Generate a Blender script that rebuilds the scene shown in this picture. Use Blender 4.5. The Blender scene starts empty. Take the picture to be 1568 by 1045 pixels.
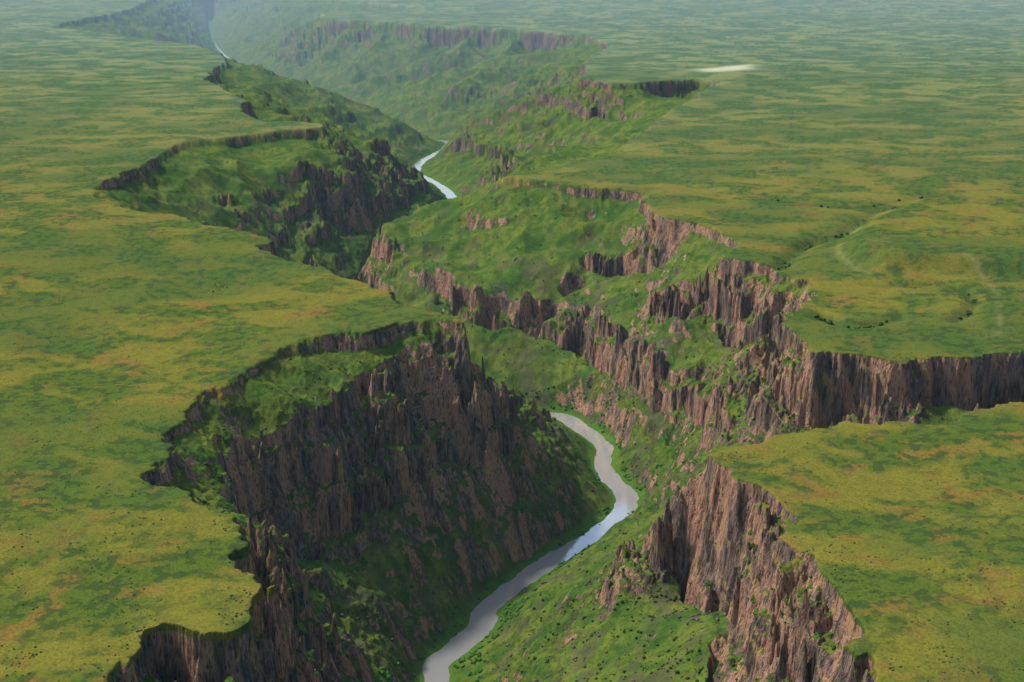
import bpy, math, numpy as np, time
from mathutils import Vector
T0=time.time()
rng=np.random.default_rng(7)
CAMH=400.0; PITCH=math.radians(16.4); FP=2178.0
cp,sp=math.cos(PITCH),math.sin(PITCH)
RZ=-238.0
def W(u,v,z=0.0):
    a=(u-784)/FP; b=(522.5-v)/FP
    dx,dy,dz=a,cp+b*sp,-sp+b*cp
    t=(z-CAMH)/dz
    return (dx*t,dy*t,z)
def P(l,z=0.0): return [W(p[0],p[1],p[2] if len(p)>2 else z) for p in l]

left=P([(120,1300),(130,1150),(165,1050),(200,1000),(235,968),(300,985),(350,985),(395,965),(408,905),(352,872),(378,835),(368,802),(325,785),(290,762),(240,742),(225,725),(258,692),(243,665),(270,645),(298,612),(340,585),(400,560),(440,527),(480,515),(540,510),(600,500),(622,492),(660,490),(698,498),
 (692,487),(668,472),(612,462),(592,442),(548,426),(505,412),(480,400),(440,388),(398,376),(412,362),(380,350),(300,336),(250,322),(200,315),(150,300),(148,284),(200,262),(250,235),(290,215),(350,209),(430,195),(502,193),(495,186),(460,183),(400,185),(372,175),(380,155),(340,132),(318,120),(335,103),(350,95),(345,80),(300,68),(200,55),(75,40),(120,30),(200,15),(235,0),(260,-25)])
right=P([(430,-25),(520,0),(640,11),(560,16),(480,20),(500,30),(560,33),(650,40),(800,46),(900,55),(935,70),(900,85),(888,118),(930,128),(1050,122),(1110,120),(1060,150),(1000,185),(965,212),(978,232),(900,246),(840,262),(772,270),(800,278),(840,279),(880,286),(950,291),(1000,296),(985,312),(1000,330),(1090,345),(1130,370),(1120,395),(1180,405),(1230,420),(1252,440),(1200,490),(1215,515),(1250,541),(1300,546),(1370,552),(1450,549),(1568,541),(1900,530),
 (1900,600),(1568,610),(1480,622),(1460,650),(1380,652),(1290,641),(1280,646),(1200,665),(1150,680),(1092,690),(1100,702),(1150,735),(1200,772),(1235,795),(1200,812),(1240,852),(1262,900),(1310,960),(1340,1050),(1370,1150),(1400,1300)])
poly=np.array([(p[0],p[1]) for p in left+right])
river=P([(640,1300),(655,1120),(668,1045),(668,1018),(705,990),(735,962),(748,930),(800,890),(850,855),(900,825),(948,792),(960,762),(940,738),(922,712),(925,685),(888,655),(842,635)],RZ)
river+= [(-60,1800,RZ),(-165,1815,RZ),(-255,1925,RZ),(-310,2090,RZ),(-315,2280,RZ),(-265,2480,RZ),(-200,2780,RZ),(-130,3050,RZ),(-125,3250,RZ)]
river+= P([(688,297),(668,281),(637,264),(648,246),(680,229),(684,217),(645,214),(590,198),(530,170),(440,137),(390,114),(350,90),(328,62),(325,20),(345,-25)],RZ)
cons=[]
def C(*l): cons.append(P(l))
# left wall in front
C((235,1045,-26),(330,1045,-24),(385,1045,-36)); C((235,1110,-55),(390,1110,-65))
C((735,545,-30),(740,590,-88),(790,600,-135),(830,622,-180),(850,650,-205),(900,700,-228))
C((530,590,-30),(480,625,-32),(420,650,-32),(345,680,-30),(330,720,-30),(350,770,-30),(400,830,-33),(440,860,-42),(460,960,-60),(500,1045,-75),(520,1200,-80))
C((738,640,-108),(712,700,-132),(690,768,-152),(640,800,-154),(575,835,-160),(545,870,-162),(560,930,-176),(585,1000,-190),(595,1045,-198),(590,1200,-200))
C((380,800,-90),(450,830,-125),(545,865,-160))
C((620,500,-2),(530,590,-30))
C((698,498,0),(718,520,-10),(733,548,-28))
# left alcove
C((200,285,-14),(290,240,-15),(400,222,-15),(500,212,-15))
C((330,290,-48),(420,262,-45),(500,240,-40),(542,231,-35)); C((330,322,-75),(420,298,-75),(500,270,-70),(545,258,-62))
C((480,300,-100),(560,310,-120),(620,270,-150)); C((490,335,-140),(560,340,-155),(628,302,-185))
C((500,190,-2),(560,215,-50),(610,240,-130)); C((350,84,-14),(375,98,-35),(440,124,-60),(540,154,-115),(590,178,-155),(640,206,-198))
C((335,112,-16),(350,128,-26),(395,150,-30),(392,172,-22))
# right middle wall
C((772,272,-4),(690,300,-40),(620,325,-70),(580,345,-80))
C((665,318,-50),(720,320,-45),(780,330,-40)); C((665,329,-59),(720,342,-63),(780,350,-58))
C((905,375,-55),(975,385,-50)); C((910,400,-76),(980,408,-71))
C((580,350,-82),(610,370,-88),(660,400,-96),(710,437,-108),(760,460,-116),(800,460,-120),(870,455,-120),(900,480,-122),(960,520,-122),(1000,555,-124),(1040,580,-122),(1078,600,-120))
C((578,395,-122),(600,425,-127),(650,448,-132),(712,487,-148),(760,498,-155),(800,508,-165),(860,532,-176),(920,562,-176),(1000,607,-165),(1045,627,-158),(1085,672,-158))
C((1025,430,-45),(1050,432,-42),(1085,440,-40),(1100,432,-35),(1150,455,-30),(1180,490,-20),(1212,520,-5))
C((1028,470,-77),(1075,490,-87),(1100,480,-72),(1150,515,-73),(1175,545,-66),(1200,600,-72),(1224,655,-89))
C((1260,650,-72),(1300,640,-60),(1400,640,-59),(1568,618,-50),(1900,600,-45))
cons.append([(200,1270,-125),(300,1240,-98),(400,1225,-80),(700,1215,-60),(1000,1215,-55)])
C((1085,605,-117),(1150,578,-88),(1172,555,-72))
# right front
C((1092,692,-3),(1060,702,-15),(1020,735,-25),(1006,762,-40)); C((1004,800,-74),(1030,870,-101),(1050,897,-104),(1110,935,-82),(1085,1045,-100),(1085,1200,-105))
# far right
C((870,212,-20),(810,245,-15),(772,270,-4)); C((700,208,-175),(750,222,-140),(800,215,-80)); C((700,236,-218),(770,252,-166))
C((885,125,-10),(830,150,-70),(760,175,-120),(700,195,-165)); C((870,100,-40),(740,120,-90),(650,150,-150)); C((860,140,-85),(800,156,-125),(720,180,-190))
C((500,50,-50),(560,53,-50),(650,60,-50),(800,66,-50),(885,76,-48)); C((898,140,-34),(935,150,-42),(1050,146,-38)); C((930,182,-78),(988,176,-52))
C((892,97,-14),(882,122,-14)); C((965,225,-14),(990,200,-14))

# ---------- base surface: relaxed between surveyed contours, log-polar grid
h=0.003; TH=0.63; R0=380.0; R1=14000.0
nt=int(2*TH/h)+1; ns=int(math.log(R1/R0)/h)+1
th=np.linspace(-TH,TH,nt); hs=th[1]-th[0]; ss=math.log(R0)+np.arange(ns)*hs
TT,SS=np.meshgrid(th,ss,indexing='ij'); RR=np.exp(SS); GX=RR*np.sin(TT); GY=RR*np.cos(TT)
def inpoly(x,y,pl):
    c=np.zeros(x.shape,bool); n=len(pl)
    for i in range(n):
        x1,y1=pl[i][:2]; x2,y2=pl[(i+1)%n][:2]
        if y1==y2: continue
        m=((y1>y)!=(y2>y)); c^= m&(x<(x2-x1)*(y-y1)/(y2-y1)+x1)
    return c
inside=inpoly(GX,GY,poly)
fix=~inside; val=np.zeros_like(GX)
def segd(px,py,pts):
    best=np.full(px.shape,1e9)
    for a,b in zip(pts[:-1],pts[1:]):
        ax,ay=a[0],a[1]; bx,by=b[0]-ax,b[1]-ay; L=bx*bx+by*by
        t=np.clip(((px-ax)*bx+(py-ay)*by)/L,0,1)
        best=np.minimum(best,np.hypot(px-ax-t*bx,py-ay-t*by))
    return best
def catmull(pts,n=6):
    pts=np.array(pts,float); o=[]
    for i in range(len(pts)-1):
        p0=pts[max(i-1,0)];p1=pts[i];p2=pts[i+1];p3=pts[min(i+2,len(pts)-1)]
        for k in range(n):
            t=k/n; o.append(0.5*((2*p1)+(-p0+p2)*t+(2*p0-5*p1+4*p2-p3)*t*t+(-p0+3*p1-3*p2+p3)*t**3))
    o.append(pts[-1]); return np.array(o)
riv=catmull(river,5)
DR=segd(GX,GY,riv)
# gentle relief on the plateau
PL=np.zeros_like(GX); DRN=np.zeros_like(GX)
hill=P([(1300,405),(1284,380),(1320,348),(1400,320),(1500,304),(1568,297),(1900,280),(1900,440),(1500,425),(1350,418)])
dh=segd(GX,GY,hill+hill[:1])*np.where(inpoly(GX,GY,hill),1,-1)
PL+=20/(1+np.exp(-np.clip((dh-10)/6,-40,40)))
for pts,wd_,dp in (([(1195,405),(1230,372),(1250,362)],13,8),([(1250,362),(1295,352),(1345,322),(1400,312)],14,5),([(1400,436),(1450,433),(1490,455),(1487,474),(1463,490)],9,5),([(1255,478),(1305,494),(1370,484)],12,6),([(1330,432),(1400,436)],10,4),
   ([(1160,300),(1300,318),(1420,300),(1568,300)],22,4),([(100,520),(200,470),(330,440),(430,400)],34,3),([(900,240),(1000,262),(1100,300)],26,4)):
    d_=segd(GX,GY,catmull(P(pts),4)); PL-=dp*np.exp(-(d_/wd_)**2); DRN=np.maximum(DRN,(dp/8 if pts[0][0]>1100 else 0)*np.exp(-(d_/(wd_*.5))**2))
TR=np.zeros_like(GX)
for pts in ([(1330,420),(1298,405),(1284,380),(1320,346),(1400,318),(1500,301),(1568,294),(1900,278)],[(1330,392),(1420,402),(1500,424),(1530,470),(1520,540)],[(960,60),(1100,58),(1300,52)]):
    TR=np.maximum(TR,np.exp(-(segd(GX,GY,catmull(P(pts),5))/(0.0022*RR))**2))
playa=P([(1070,106),(1150,101),(1150,108),(1080,110)])
PY_=1/(1+np.exp((segd(GX,GY,playa+playa[:1])*np.where(inpoly(GX,GY,playa),-1,1))/12))
for l in cons:
    for a,b in zip(l[:-1],l[1:]):
        a=np.array(a);b=np.array(b); n=max(2,int(np.hypot(*(b-a)[:2])/1.0))
        q=a+(b-a)*np.linspace(0,1,n)[:,None]
        i=np.round((np.arctan2(q[:,0],q[:,1])+TH)/hs).astype(int); j=np.round((np.log(np.hypot(q[:,0],q[:,1]))-ss[0])/hs).astype(int)
        ok=(i>=0)&(i<nt)&(j>=0)&(j<ns); i,j,z=i[ok],j[ok],q[ok,2]
        k=inside[i,j]; fix[i[k],j[k]]=True; val[i[k],j[k]]=z[k]
rm=(DR<15)&inside; fix|=rm; val[rm]=RZ+1
def relax(fx,vl,init,it):
    z=np.where(fx,vl,init)
    for _ in range(it):
        p=np.pad(z,1,mode='edge'); z=np.where(fx,vl,0.25*(p[2:,1:-1]+p[:-2,1:-1]+p[1:-1,2:]+p[1:-1,:-2]))
    return z
z=None
for f,it in((32,200),(16,200),(8,150),(4,120),(2,80),(1,50)):
    a=-(-nt//f);b=-(-ns//f)
    F=np.zeros((a*f,b*f));V=np.zeros((a*f,b*f));F[:nt,:ns]=fix;V[:nt,:ns]=np.where(fix,val,0)
    F=F.reshape(a,f,b,f).sum((1,3));V=V.reshape(a,f,b,f).sum((1,3));fx=F>0;vl=V/np.maximum(F,1)
    if z is None: z=np.full((a,b),-80.0)
    else:
        z=np.repeat(np.repeat(z,2,0),2,1)[:a,:b]
        if z.shape!=(a,b): z=np.pad(z,((0,a-z.shape[0]),(0,b-z.shape[1])),mode='edge')
    z=relax(fx,vl,z,it)
ZC=z
for _ in range(1):
    p=np.pad(ZC,1,mode='edge'); ZC=0.5*ZC+0.125*(p[2:,1:-1]+p[:-2,1:-1]+p[1:-1,2:]+p[1:-1,:-2])
g0,g1=np.gradient(ZC,hs,hs); SC=np.hypot(g0,g1)/RR
for _ in range(3):
    p=np.pad(SC,1,mode='edge'); SC=0.2*(SC+p[2:,1:-1]+p[:-2,1:-1]+p[1:-1,2:]+p[1:-1,:-2])
print('relax',time.time()-T0)
ZC,SC,DRc,PL,DRN,TR,PY_=[q.astype(np.float32) for q in (ZC,SC,DR,PL,DRN,TR,PY_)]
def samp(arrs,x,y):
    i=(np.arctan2(x,y)+TH)/hs; j=(np.log(np.hypot(x,y))-ss[0])/hs
    i=np.clip(i,0,nt-1.001); j=np.clip(j,0,ns-1.001)
    i0=i.astype(np.int32);j0=j.astype(np.int32);a=(i-i0).astype(np.float32);b=(j-j0).astype(np.float32)
    return [A[i0,j0]*(1-a)*(1-b)+A[i0+1,j0]*a*(1-b)+A[i0,j0+1]*(1-a)*b+A[i0+1,j0+1]*a*b for A in arrs]
perm=rng.permutation(256); perm=np.concatenate([perm,perm]).astype(np.int32)
ga=rng.uniform(0,2*np.pi,256); gxv=np.cos(ga).astype(np.float32);gyv=np.sin(ga).astype(np.float32)
def perlin(x,y,sc,seed=0):
    an=0.7+seed*1.3; ca,sa=math.cos(an),math.sin(an)
    X=(x*ca-y*sa)/sc+seed*17.3; Y=(x*sa+y*ca)/sc+seed*9.1
    xi=np.floor(X).astype(np.int32);yi=np.floor(Y).astype(np.int32)
    xf=(X-xi).astype(np.float32);yf=(Y-yi).astype(np.float32); xi&=255;yi&=255
    u=xf*xf*xf*(xf*(xf*6-15)+10);v=yf*yf*yf*(yf*(yf*6-15)+10)
    def g(ix,iy,fx,fy):
        k=perm[perm[ix]+iy]; return gxv[k]*fx+gyv[k]*fy
    x1=(xi+1)&255;y1=(yi+1)&255
    a=g(xi,yi,xf,yf);b=g(x1,yi,xf-1,yf);c=g(xi,y1,xf,yf-1);d=g(x1,y1,xf-1,yf-1)
    return 1.4*((a*(1-u)+b*u)*(1-v)+(c*(1-u)+d*u)*v)
def ridge(x,y,sc,seed): return 1-2*np.abs(perlin(x,y,sc,seed))*1.3
def sst(a,b,x):
    t=np.clip((x-a)/(b-a),0,1); return t*t*(3-2*t)
def height(x,y):
    x=x.ravel();y=y.ravel()
    z0,dr,pl=samp([ZC,DRc,PL],x,y)
    out=pl+3.6*perlin(x,y,190,1)+1.0*perlin(x,y,60,2)+5*perlin(x,y,600,3)
    z1,=samp([ZC],x+22,y);z2,=samp([ZC],x-22,y);z3,=samp([ZC],x,y+22);z4,=samp([ZC],x,y-22)
    m=(z0<-.01)|(z1<-.01)|(z2<-.01)|(z3<-.01)|(z4<-.01)
    X=x[m];Y=y[m];D=dr[m]
    wx=14*perlin(X,Y,75,4)+10*perlin(X,Y,30,5)+5*perlin(X,Y,12,6)+1.8*perlin(X,Y,4.5,20)
    wy=14*perlin(X,Y,75,7)+10*perlin(X,Y,30,8)+5*perlin(X,Y,12,9)+1.8*perlin(X,Y,4.5,21)
    zq,sq=samp([ZC,SC],X,Y)
    fade=sst(18,60,D)*(0.45+0.55*sst(0.55,1.0,sq+0.6*sst(-60,-10,zq)))
    Z,S=samp([ZC,SC],X+wx*fade,Y+wy*fade)
    dist=sst(1900,3300,Y)
    zl=-122-45*sst(1450,1680,Y)
    low=1-0.92*sst(0,-26,Z-zl)*(1-0.6*sst(2000,3000,Y))
    ent=sst(0,25,-Z)*sst(25,90,D)
    gentle=(1-0.35*sst(0.4,0.8,S))*(0.6+0.4*low)
    Z=Z+ent*gentle*(12*ridge(X,Y,130,10)+4*ridge(X,Y,55,11)+1.0*perlin(X,Y,17,29)-6)
    Z=Z+sst(5,70,-Z)*sst(40,200,D)*dist*(38*ridge(X,Y,310,28)-6)
    Sc=np.clip(S,0,2.2)
    # broad grassy gullies that break the rock bands into separate buttresses
    gul=sst(0.30,0.62,ridge(X,Y,95,47)+0.25*perlin(X,Y,30,48))
    rk=sst(0.80,1.15,S+0.34*perlin(X,Y,90,12)+0.28*perlin(X,Y,35,24)+0.46*dist)*low
    Z=Z-14*gul*rk*np.minimum(ent,1)*(1-dist)
    rk=rk*(1-0.75*gul*(1-dist))
    n=5*ridge(X,Y,38,13)-5.5*ridge(X,Y,16,14)-3.6*ridge(X,Y,7,15)-1.5*ridge(X,Y,2.8,16)+2+9*perlin(X,Y,65,27)
    Z=Z+np.minimum(ent,1)*Sc*n*(0.03+1.07*rk)
    st=46.0; ph=0.9*perlin(X,Y,170,17)+0.3*perlin(X,Y,45,25)+0.16*perlin(X,Y,14,23)
    q=Z/st+ph; fl=np.floor(q); fr=q-fl; fs=sst(0.34,0.66,fr)
    ZT=(fl+fs-ph)*st
    wgt=np.clip(0.65*rk,0,0.85)*sst(12,40,-Z)*sst(30,70,D)
    Z=Z*(1-wgt)+ZT*wgt
    st=13.0; ph=0.8*perlin(X,Y,50,37)+0.5*perlin(X,Y,11,38)
    q=Z/st+ph; fl=np.floor(q); fs=sst(0.26,0.74,q-fl); wg=0.55*rk*sst(6,14,-Z)
    Z=Z*(1-wg)+(fl+fs-ph)*st*wg
    rd=(2.5+10*sst(-.3,.4,perlin(X,Y,160,18)))+10*dist
    Z=Z-rd*sst(0.3,3.5,-Z)*(1-sst(60,200,-Z))
    Z=np.minimum(Z,0)
    Z=np.where(D<60,np.maximum(Z,RZ+.5),Z)
    De=D+3.0*perlin(X,Y,30,19)+1.5*perlin(X,Y,9,26)+3*perlin(X,Y,110,39)
    bank=RZ-1.5+ (De-7.0)*0.33
    wb=1-sst(11,34,De)
    Z=Z*(1-wb)+bank*wb
    Z=np.maximum(Z,RZ-4)
    k=np.clip(-Z/6,0,1)
    out[m]=Z+out[m]*(1-k)
    return out,dr
# ---------- terrain mesh
ncol_i=1400; inner=np.linspace(-0.40,0.40,ncol_i)
outl=-0.40-(np.linspace(0,1,60)[1:]**1.3)*0.22
cols=np.concatenate([outl[::-1],inner,-outl]); nc=len(cols)
nd=3800; rd_=np.exp(np.linspace(math.log(400),math.log(13500),nd))
nr=2000
Zd=np.empty((nc,nd),np.float32)
for c0 in range(0,nc,150):
    cc=cols[c0:c0+150]; A,Rr=np.meshgrid(cc,rd_,indexing='ij')
    hz,_=height(Rr*np.sin(A),Rr*np.cos(A)); Zd[c0:c0+150]=hz.reshape(A.shape)
print('height',time.time()-T0)
dz=np.abs(np.diff(Zd,axis=1)); drr=np.diff(rd_)[None]; rm_=rd_[:-1][None]
cost=(0.7*dz+drr*(420/rm_)+drr*0.05)/rm_
for k in (90,60):
    cs=np.cumsum(np.pad(cost,((k+1,k),(0,0)),mode='edge'),axis=0); cost=(cs[2*k+1:]-cs[:-2*k-1])/(2*k+1)
cum=np.concatenate([np.zeros((nc,1)),np.cumsum(cost,axis=1)],axis=1)
RO=np.empty((nc,nr));ZO=np.empty((nc,nr))
for c in range(nc):
    t=np.linspace(0,cum[c,-1],nr); RO[c]=np.interp(t,cum[c],rd_); ZO[c]=np.interp(RO[c],rd_,Zd[c])
ext=np.array([14500,16000,18500,22000,27000,34000,45000,60000.]); 
RO=np.concatenate([RO,np.repeat(ext[None],nc,0)],1); A=np.repeat(cols[:,None],RO.shape[1],1)
ZO=np.concatenate([ZO,np.zeros((nc,len(ext)))],1)
X=RO*np.sin(A);Y=RO*np.cos(A); nrr=RO.shape[1]
co=np.stack([X,Y,ZO],-1).reshape(-1,3).astype(np.float32)
ii,jj=np.meshgrid(np.arange(nc-1),np.arange(nrr-1),indexing='ij'); b0=(ii*nrr+jj).ravel()
quads=np.stack([b0,b0+nrr,b0+nrr+1,b0+1],-1).astype(np.int32)
def mkmesh(name,co,faces,k,mat,smooth=True):
    me=bpy.data.meshes.new(name); me.vertices.add(len(co)); me.vertices.foreach_set('co',co.astype(np.float32).ravel())
    me.loops.add(len(faces)*k); me.loops.foreach_set('vertex_index',faces.astype(np.int32).ravel())
    me.polygons.add(len(faces)); me.polygons.foreach_set('loop_start',(np.arange(len(faces))*k).astype(np.int32))
    if smooth: me.polygons.foreach_set('use_smooth',np.ones(len(faces),bool))
    me.update(calc_edges=True)
    me.materials.append(mat); o=bpy.data.objects.new(name,me); bpy.context.scene.collection.objects.link(o); return o
# ---------- node helpers
class NT:
    def __init__(s,name):
        s.m=bpy.data.materials.new(name); s.m.use_nodes=True; s.t=s.m.node_tree; s.t.nodes.clear()
    def n(s,ty,**k):
        x=s.t.nodes.new(ty)
        for a,b in k.items(): setattr(x,a,b)
        return x
    def put(s,sock,v):
        if isinstance(v,bpy.types.NodeSocket): s.t.links.new(v,sock)
        elif isinstance(v,(tuple,list)) and len(v)==3 and sock.type=='RGBA': sock.default_value=(*v,1)
        else: sock.default_value=v
    def math(s,op,a,b=0.0,clamp=False):
        x=s.n('ShaderNodeMath',operation=op,use_clamp=clamp); s.put(x.inputs[0],a); s.put(x.inputs[1],b); return x.outputs[0]
    def mix(s,f,a,b,bt='MIX'):
        x=s.n('ShaderNodeMix',data_type='RGBA',blend_type=bt); s.put(x.inputs[0],f); s.put(x.inputs[6],a); s.put(x.inputs[7],b); return x.outputs[2]
    def rng(s,v,a,b,c=0.0,d=1.0,smooth=True):
        x=s.n('ShaderNodeMapRange',interpolation_type='SMOOTHSTEP' if smooth else 'LINEAR')
        s.put(x.inputs[0],v)
        for i,q in zip((1,2,3,4),(a,b,c,d)): s.put(x.inputs[i],q)
        return x.outputs[0]
    def noise(s,vec,sc,det=3,rough=0.55,dist=0.0):
        x=s.n('ShaderNodeTexNoise'); s.put(x.inputs['Vector'],vec); x.inputs['Scale'].default_value=sc; x.inputs['Detail'].default_value=det
        x.inputs['Roughness'].default_value=rough; x.inputs['Distortion'].default_value=dist; return x.outputs['Fac']
    def vscale(s,vec,v,loc=(0,0,0)):
        x=s.n('ShaderNodeMapping'); s.put(x.inputs[0],vec); x.inputs['Scale'].default_value=v; x.inputs['Location'].default_value=loc; return x.outputs[0]
    def attr(s,nm): return s.n('ShaderNodeAttribute',attribute_name=nm).outputs['Fac']
t=NT('canyon_ground')
geo=t.n('ShaderNodeNewGeometry'); pos=geo.outputs['Position']
sx=t.n('ShaderNodeSeparateXYZ'); t.put(sx.inputs[0],pos); PX,PY,PZ=sx.outputs
sn=t.n('ShaderNodeSeparateXYZ'); t.put(sn.inputs[0],geo.outputs['Normal']); NZ=sn.outputs[2]
vert=t.vscale(pos,(1,1,0.16))
n200=t.attr('region'); n60=t.attr('patch'); n60b=t.attr('patch_b'); n12=t.attr('clump'); nsc=t.attr('scree')
n3=t.noise(pos,1/2.2,2,0.75)
# plateau grass
c=t.mix(t.rng(n60,0.44,0.56),(0.082,0.126,0.018),(0.180,0.170,0.025))
c=t.mix(t.math('MULTIPLY',t.rng(n60b,0.52,0.62),0.78),c,(0.220,0.132,0.032))
c=t.mix(t.math('MULTIPLY',t.rng(n200,0.47,0.57),0.6),c,(0.058,0.115,0.024))
sage=t.math('MULTIPLY',t.rng(n12,0.49,0.56),t.rng(n60,0.58,0.44,0.2,0.95))
c=t.mix(t.math('MULTIPLY',sage,0.78),c,(0.034,0.066,0.020))
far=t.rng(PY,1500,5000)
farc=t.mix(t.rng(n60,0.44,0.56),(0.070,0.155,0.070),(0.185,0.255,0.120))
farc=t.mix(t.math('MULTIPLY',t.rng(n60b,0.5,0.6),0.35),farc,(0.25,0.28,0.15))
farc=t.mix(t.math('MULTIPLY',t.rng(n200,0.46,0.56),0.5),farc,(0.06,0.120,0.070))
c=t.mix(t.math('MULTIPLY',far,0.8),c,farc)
c=t.mix(t.rng(n3,0.42,0.66,0.0,0.42),c,(0.035,0.048,0.012))
c=t.mix(t.math('MULTIPLY',t.attr('drain'),0.6),c,(0.030,0.060,0.018))
c=t.mix(t.math('MULTIPLY',t.attr('track'),0.35),c,(0.28,0.25,0.11))
c=t.mix(t.attr('playa'),c,(0.46,0.50,0.32))
# canyon slopes grass
g=t.mix(t.rng(n60b,0.40,0.60),(0.050,0.112,0.016),(0.128,0.172,0.024))
g=t.mix(t.math('MULTIPLY',t.rng(n12,0.47,0.58),0.5),g,(0.034,0.070,0.014))
g=t.mix(t.rng(n3,0.42,0.7,0.0,0.55),g,(0.028,0.044,0.012))
scree=t.math('MULTIPLY',t.rng(nsc,0.52,0.58),t.rng(PZ,-30,-110,0.12,0.5))
g=t.mix(scree,g,(0.090,0.068,0.052))
inside_=t.rng(t.math('ADD',PZ,t.math('MULTIPLY',n12,6)),0.0,-14.0)
c=t.mix(inside_,c,g)
bk=t.rng(t.math('ADD',t.attr('river_distance'),t.math('MULTIPLY',n12,26)),40,23)
c=t.mix(t.math('MULTIPLY',bk,0.85),c,t.mix(n3,(0.03,0.10,0.01),(0.09,0.20,0.015)))
# rock
r1=t.noise(vert,1/5,4,0.7); r2=t.attr('tone'); r3=t.noise(vert,1/1.6,3,0.7)
rock=t.mix(t.rng(r1,0.35,0.65),(0.068,0.053,0.046),(0.255,0.180,0.138))
rock=t.mix(t.math('MULTIPLY',t.rng(r2,0.47,0.56),0.78),rock,(0.45,0.25,0.160))
rock=t.mix(t.math('MULTIPLY',t.rng(t.attr('lichen'),0.54,0.62),0.65),rock,(0.42,0.28,0.10))
rock=t.mix(t.rng(r3,0.50,0.36,0,0.8),rock,(0.026,0.021,0.019))  # crevice shade put into the colour where the fine bump dips
rock=t.mix(t.rng(PY,2200,4500,0.0,0.6),rock,(0.055,0.052,0.055))  # far walls: shadow put into the rock colour, growing with distance
nzz=t.math('ADD',NZ,t.math('MULTIPLY',t.math('SUBTRACT',n12,0.5),0.6))
nzz=t.math('ADD',nzz,t.math('MULTIPLY',t.math('SUBTRACT',n60b,0.5),0.9))
nzz=t.math('ADD',nzz,t.rng(PZ,-130,-175,0,0.10))
rf=t.rng(nzz,t.rng(PY,2200,4500,0.65,0.77),t.rng(PY,2200,4500,0.52,0.65))
rf=t.math('MULTIPLY',rf,t.rng(PZ,-0.5,-3))
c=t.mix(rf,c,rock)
bmp=t.n('ShaderNodeBump'); bmp.inputs['Distance'].default_value=1.0
rf2=t.rng(NZ,0.74,0.56)
hgt=t.math('ADD',t.math('MULTIPLY',t.math('MULTIPLY',rf2,r1),6.0),t.math('MULTIPLY',n3,0.9))
hgt=t.math('ADD',hgt,t.math('MULTIPLY',t.math('MULTIPLY',r3,rf2),2.5))
t.put(bmp.inputs['Height'],hgt); bmp.inputs['Strength'].default_value=0.9
bs=t.n('ShaderNodeBsdfDiffuse'); t.put(bs.inputs['Color'],c)
t.put(bs.inputs['Normal'],bmp.outputs[0]); om=t.n('ShaderNodeOutputMaterial'); t.put(om.inputs[0],bs.outputs[0])
terrain=mkmesh('canyon_terrain',co,quads,4,t.m)
cx,cy,cz=[co[:,i].astype(float) for i in range(3)]
rdv,zcv,drn,trk,pya=samp([DRc,ZC,DRN,TR,PY_],cx,cy)
def fbm(x,y,sc,oc,ro,seed):
    s=0;a=1;w_=0
    for o in range(oc): s=s+a*perlin(x,y,sc/2**o,seed+o*3.7); w_+=a; a*=ro
    return 0.5+0.36*s/w_
def setattr_(nm,v):
    a_=terrain.data.attributes.new(nm,'FLOAT','POINT'); a_.data.foreach_set('value',np.ascontiguousarray(v,np.float32))
dxx=cx+20*perlin(cx,cy,60,51); dyy=cy+20*perlin(cx,cy,60,52)
setattr_('river_distance',rdv); setattr_('drain',drn); setattr_('playa',pya)
pl_=fbm(dxx*.75,dyy,75,4,.62,41)
setattr_('track',trk*sst(0.40,0.5,pl_))
setattr_('region',fbm(dxx*.75,dyy,260,3,.6,40)); setattr_('patch',pl_); setattr_('patch_b',fbm(dxx*.85,dyy,42,4,.66,42))
setattr_('clump',fbm(cx,cy,13,3,.7,43)); setattr_('scree',fbm(dxx,dyy,48,4,.7,44))
setattr_('tone',fbm(cx+.25*cz,cy-.2*cz,28,3,.6,45)); setattr_('lichen',fbm(cx+.8*cz,cy-.7*cz,10,3,.7,46))
print('mesh',time.time()-T0,len(co))
# ---------- shrubs and boulders (masses of small things, each one mesh)
import bmesh
def ico(sub):
    bm=bmesh.new(); bmesh.ops.create_icosphere(bm,subdivisions=sub,radius=1); v=np.array([x.co[:] for x in bm.verts]); f=np.array([[q.index for q in x.verts] for x in bm.faces]); bm.free(); return v,f
iv,iff=ico(2)
def scatter(name,n,sel,smin,smax,squash,jit,mat,sink):
    idx=sel[rng.integers(0,len(sel),n)]; p=co[idx].astype(float)
    tv=[iv*(1+jit*rng.uniform(-1,1,(len(iv),1)))+rng.uniform(-.12,.12,iv.shape) for _ in range(12)]
    s=smin+(smax-smin)*rng.random(n)**2
    an=rng.random(n)*6.28
    V=np.stack([tv[i%12] for i in range(n)])
    ca,sa=np.cos(an)[:,None],np.sin(an)[:,None]
    xx=V[:,:,0]*ca-V[:,:,1]*sa; yy=V[:,:,0]*sa+V[:,:,1]*ca
    V=np.stack([xx*s[:,None],yy*s[:,None],V[:,:,2]*s[:,None]*squash],-1)+p[:,None,:]
    V[:,:,2]+=(s*(squash-sink))[:,None]
    F=(iff[None]+(np.arange(n)*len(iv))[:,None,None]).reshape(-1,3)
    return mkmesh(name,V.reshape(-1,3),F,3,mat,False)
def leafmat(name,a,b):
    m=NT(name); g_=m.n('ShaderNodeNewGeometry'); d=m.n('ShaderNodeBsdfDiffuse')
    m.put(d.inputs[0],m.mix(m.rng(m.noise(g_.outputs['Position'],0.35,2,0.7),0.35,0.65),a,b)); m.put(m.n('ShaderNodeOutputMaterial').inputs[0],d.outputs[0]); return m.m
Rv=np.hypot(co[:,0],co[:,1]); zz=co[:,2]
gz=np.gradient(ZO,axis=1)/np.maximum(np.gradient(RO,axis=1),.01); gt=np.gradient(ZO,axis=0)/np.maximum(RO*np.gradient(A,axis=0),.01)
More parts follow.
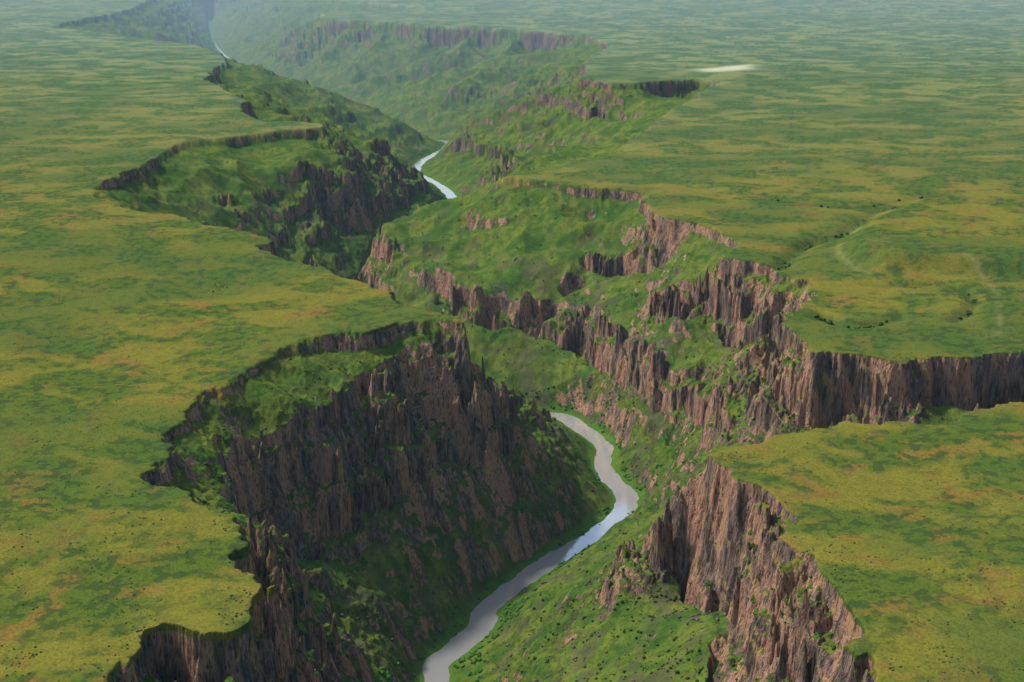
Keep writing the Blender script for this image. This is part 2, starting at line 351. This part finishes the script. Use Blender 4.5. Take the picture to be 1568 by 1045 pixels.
slope=np.hypot(gz,gt).ravel()
cl=perlin(co[:,0],co[:,1],45,30)+0.6*perlin(co[:,0],co[:,1],16,31)
inb=(Rv<3500)&(np.abs(np.arctan2(co[:,0],co[:,1]))<0.42)
plat=np.where(inb&(zcv>-.5)&(cl>0.05))[0]
slp=np.where(inb&(zz<-6)&(slope<0.9)&(cl>0.0)&(rdv>30))[0]
bank=np.where(inb&(rdv>16)&(rdv<40)&(cl>0.1))[0]
drain=np.where(inb&(drn>0.45)&(cl>-0.1))[0]
scatter('sagebrush',8000,plat,0.3,0.8,0.7,0.25,leafmat('sage_leaves',(0.06,0.085,0.022),(0.10,0.125,0.04)),0.3)
scatter('slope_shrubs',7000,slp,0.4,1.4,0.8,0.3,leafmat('shrub_leaves',(0.03,0.065,0.014),(0.065,0.105,0.022)),0.3)
scatter('riverbank_willows',1500,bank,0.8,2.4,0.8,0.3,leafmat('willow_leaves',(0.03,0.10,0.012),(0.07,0.18,0.02)),0.3)
if len(drain): scatter('gully_junipers',90,drain,0.8,2.6,0.9,0.3,leafmat('juniper_leaves',(0.02,0.045,0.012),(0.045,0.08,0.02)),0.3)
tal=np.where(inb&(zz<-20)&(slope>0.45)&(slope<1.4)&(cl<-0.1))[0]
mb=NT('boulder_rock'); g_=mb.n('ShaderNodeNewGeometry'); d=mb.n('ShaderNodeBsdfDiffuse'); mb.put(d.inputs[0],mb.mix(mb.rng(mb.noise(g_.outputs['Position'],0.2,2),0.4,0.6),(0.06,0.05,0.042),(0.16,0.125,0.10))); mb.put(mb.n('ShaderNodeOutputMaterial').inputs[0],d.outputs[0])
scatter('talus_boulders',3500,tal,0.3,1.7,0.8,0.35,mb.m,0.4)
# ---------- river
tn=np.gradient(riv[:,:2],axis=0); tn/=np.linalg.norm(tn,axis=1)[:,None]; nm=np.stack([-tn[:,1],tn[:,0]],1)
vs=[];fs=[]
for i in range(len(riv)):
    wf=1.0 if riv[i,1]<5300 else 0.3
    for w in(-20,-7,7,20): vs.append((riv[i,0]+nm[i,0]*w*wf,riv[i,1]+nm[i,1]*w*wf,RZ))
for i in range(len(riv)-1):
    for q in range(3): a=i*4+q; fs.append((a,a+4,a+5,a+1))
w=NT('river_water'); g2=w.n('ShaderNodeNewGeometry')
b2=w.n('ShaderNodeBsdfPrincipled'); b2.inputs['Base Color'].default_value=(0.74,0.76,0.77,1); b2.inputs['Roughness'].default_value=0.05; b2.inputs['Metallic'].default_value=0.68
bb=w.n('ShaderNodeBump'); bb.inputs['Strength'].default_value=0.3; bb.inputs['Distance'].default_value=0.3; w.put(bb.inputs['Height'],w.noise(g2.outputs['Position'],0.3,3)); w.put(b2.inputs['Normal'],bb.outputs[0])
w.put(w.n('ShaderNodeOutputMaterial').inputs[0],b2.outputs[0])
mkmesh('river',np.array(vs),np.array(fs),4,w.m,False)
# ---------- haze : thin air over the near canyon, denser box added far up the valley to strengthen the haze
def haze(name,y0,y1,den):
    hz=NT(name); v=hz.n('ShaderNodeVolumeScatter'); v.inputs['Color'].default_value=(0.42,0.76,1,1); v.inputs['Density'].default_value=den; v.inputs['Anisotropy'].default_value=0.0
    hz.put(hz.n('ShaderNodeOutputMaterial').inputs['Volume'],v.outputs[0])
    bx=np.array([(x,y,z) for x in(-60000,60000) for y in(y0,y1) for z in(-300,250)],float)
    bf=np.array([(0,1,3,2),(4,6,7,5),(0,4,5,1),(2,3,7,6),(0,2,6,4),(1,5,7,3)])
    mkmesh(name,bx,bf,4,hz.m,False)
haze('haze',-3000,3800,2.6e-5); haze('haze.001',3801,61000,1.3e-4)
# ---------- light
sd=Vector((-0.56,0.22,0.79)).normalized()
el=math.asin(sd.z); az=math.atan2(sd.x,sd.y)
L=bpy.data.lights.new('sun','SUN'); L.energy=4.0; L.angle=math.radians(5); L.color=(1,0.94,0.84)
lo=bpy.data.objects.new('sun',L); lo.rotation_euler=sd.to_track_quat('Z','Y').to_euler(); bpy.context.scene.collection.objects.link(lo)
wd=bpy.data.worlds.new('World'); bpy.context.scene.world=wd; wd.use_nodes=True
wt=wd.node_tree; sk=wt.nodes.new('ShaderNodeTexSky'); sk.sky_type='NISHITA'; sk.sun_disc=False; sk.sun_elevation=el; sk.sun_rotation=az%(2*math.pi)
sk.air_density=1.0; sk.dust_density=2.5
wt.links.new(sk.outputs[0],wt.nodes['Background'].inputs[0]); wt.nodes['Background'].inputs[1].default_value=0.145
cam=bpy.data.cameras.new('camera'); cam.lens=50.0; cam.sensor_width=36; cam.clip_start=1; cam.clip_end=100000
cob=bpy.data.objects.new('camera',cam); cob.location=(0,0,CAMH); cob.rotation_euler=(math.pi/2-PITCH,0,0); bpy.context.scene.collection.objects.link(cob)
sc=bpy.context.scene; sc.camera=cob
sc.view_settings.view_transform='Standard'; sc.view_settings.look='None'; sc.view_settings.exposure=0
print('done',time.time()-T0)
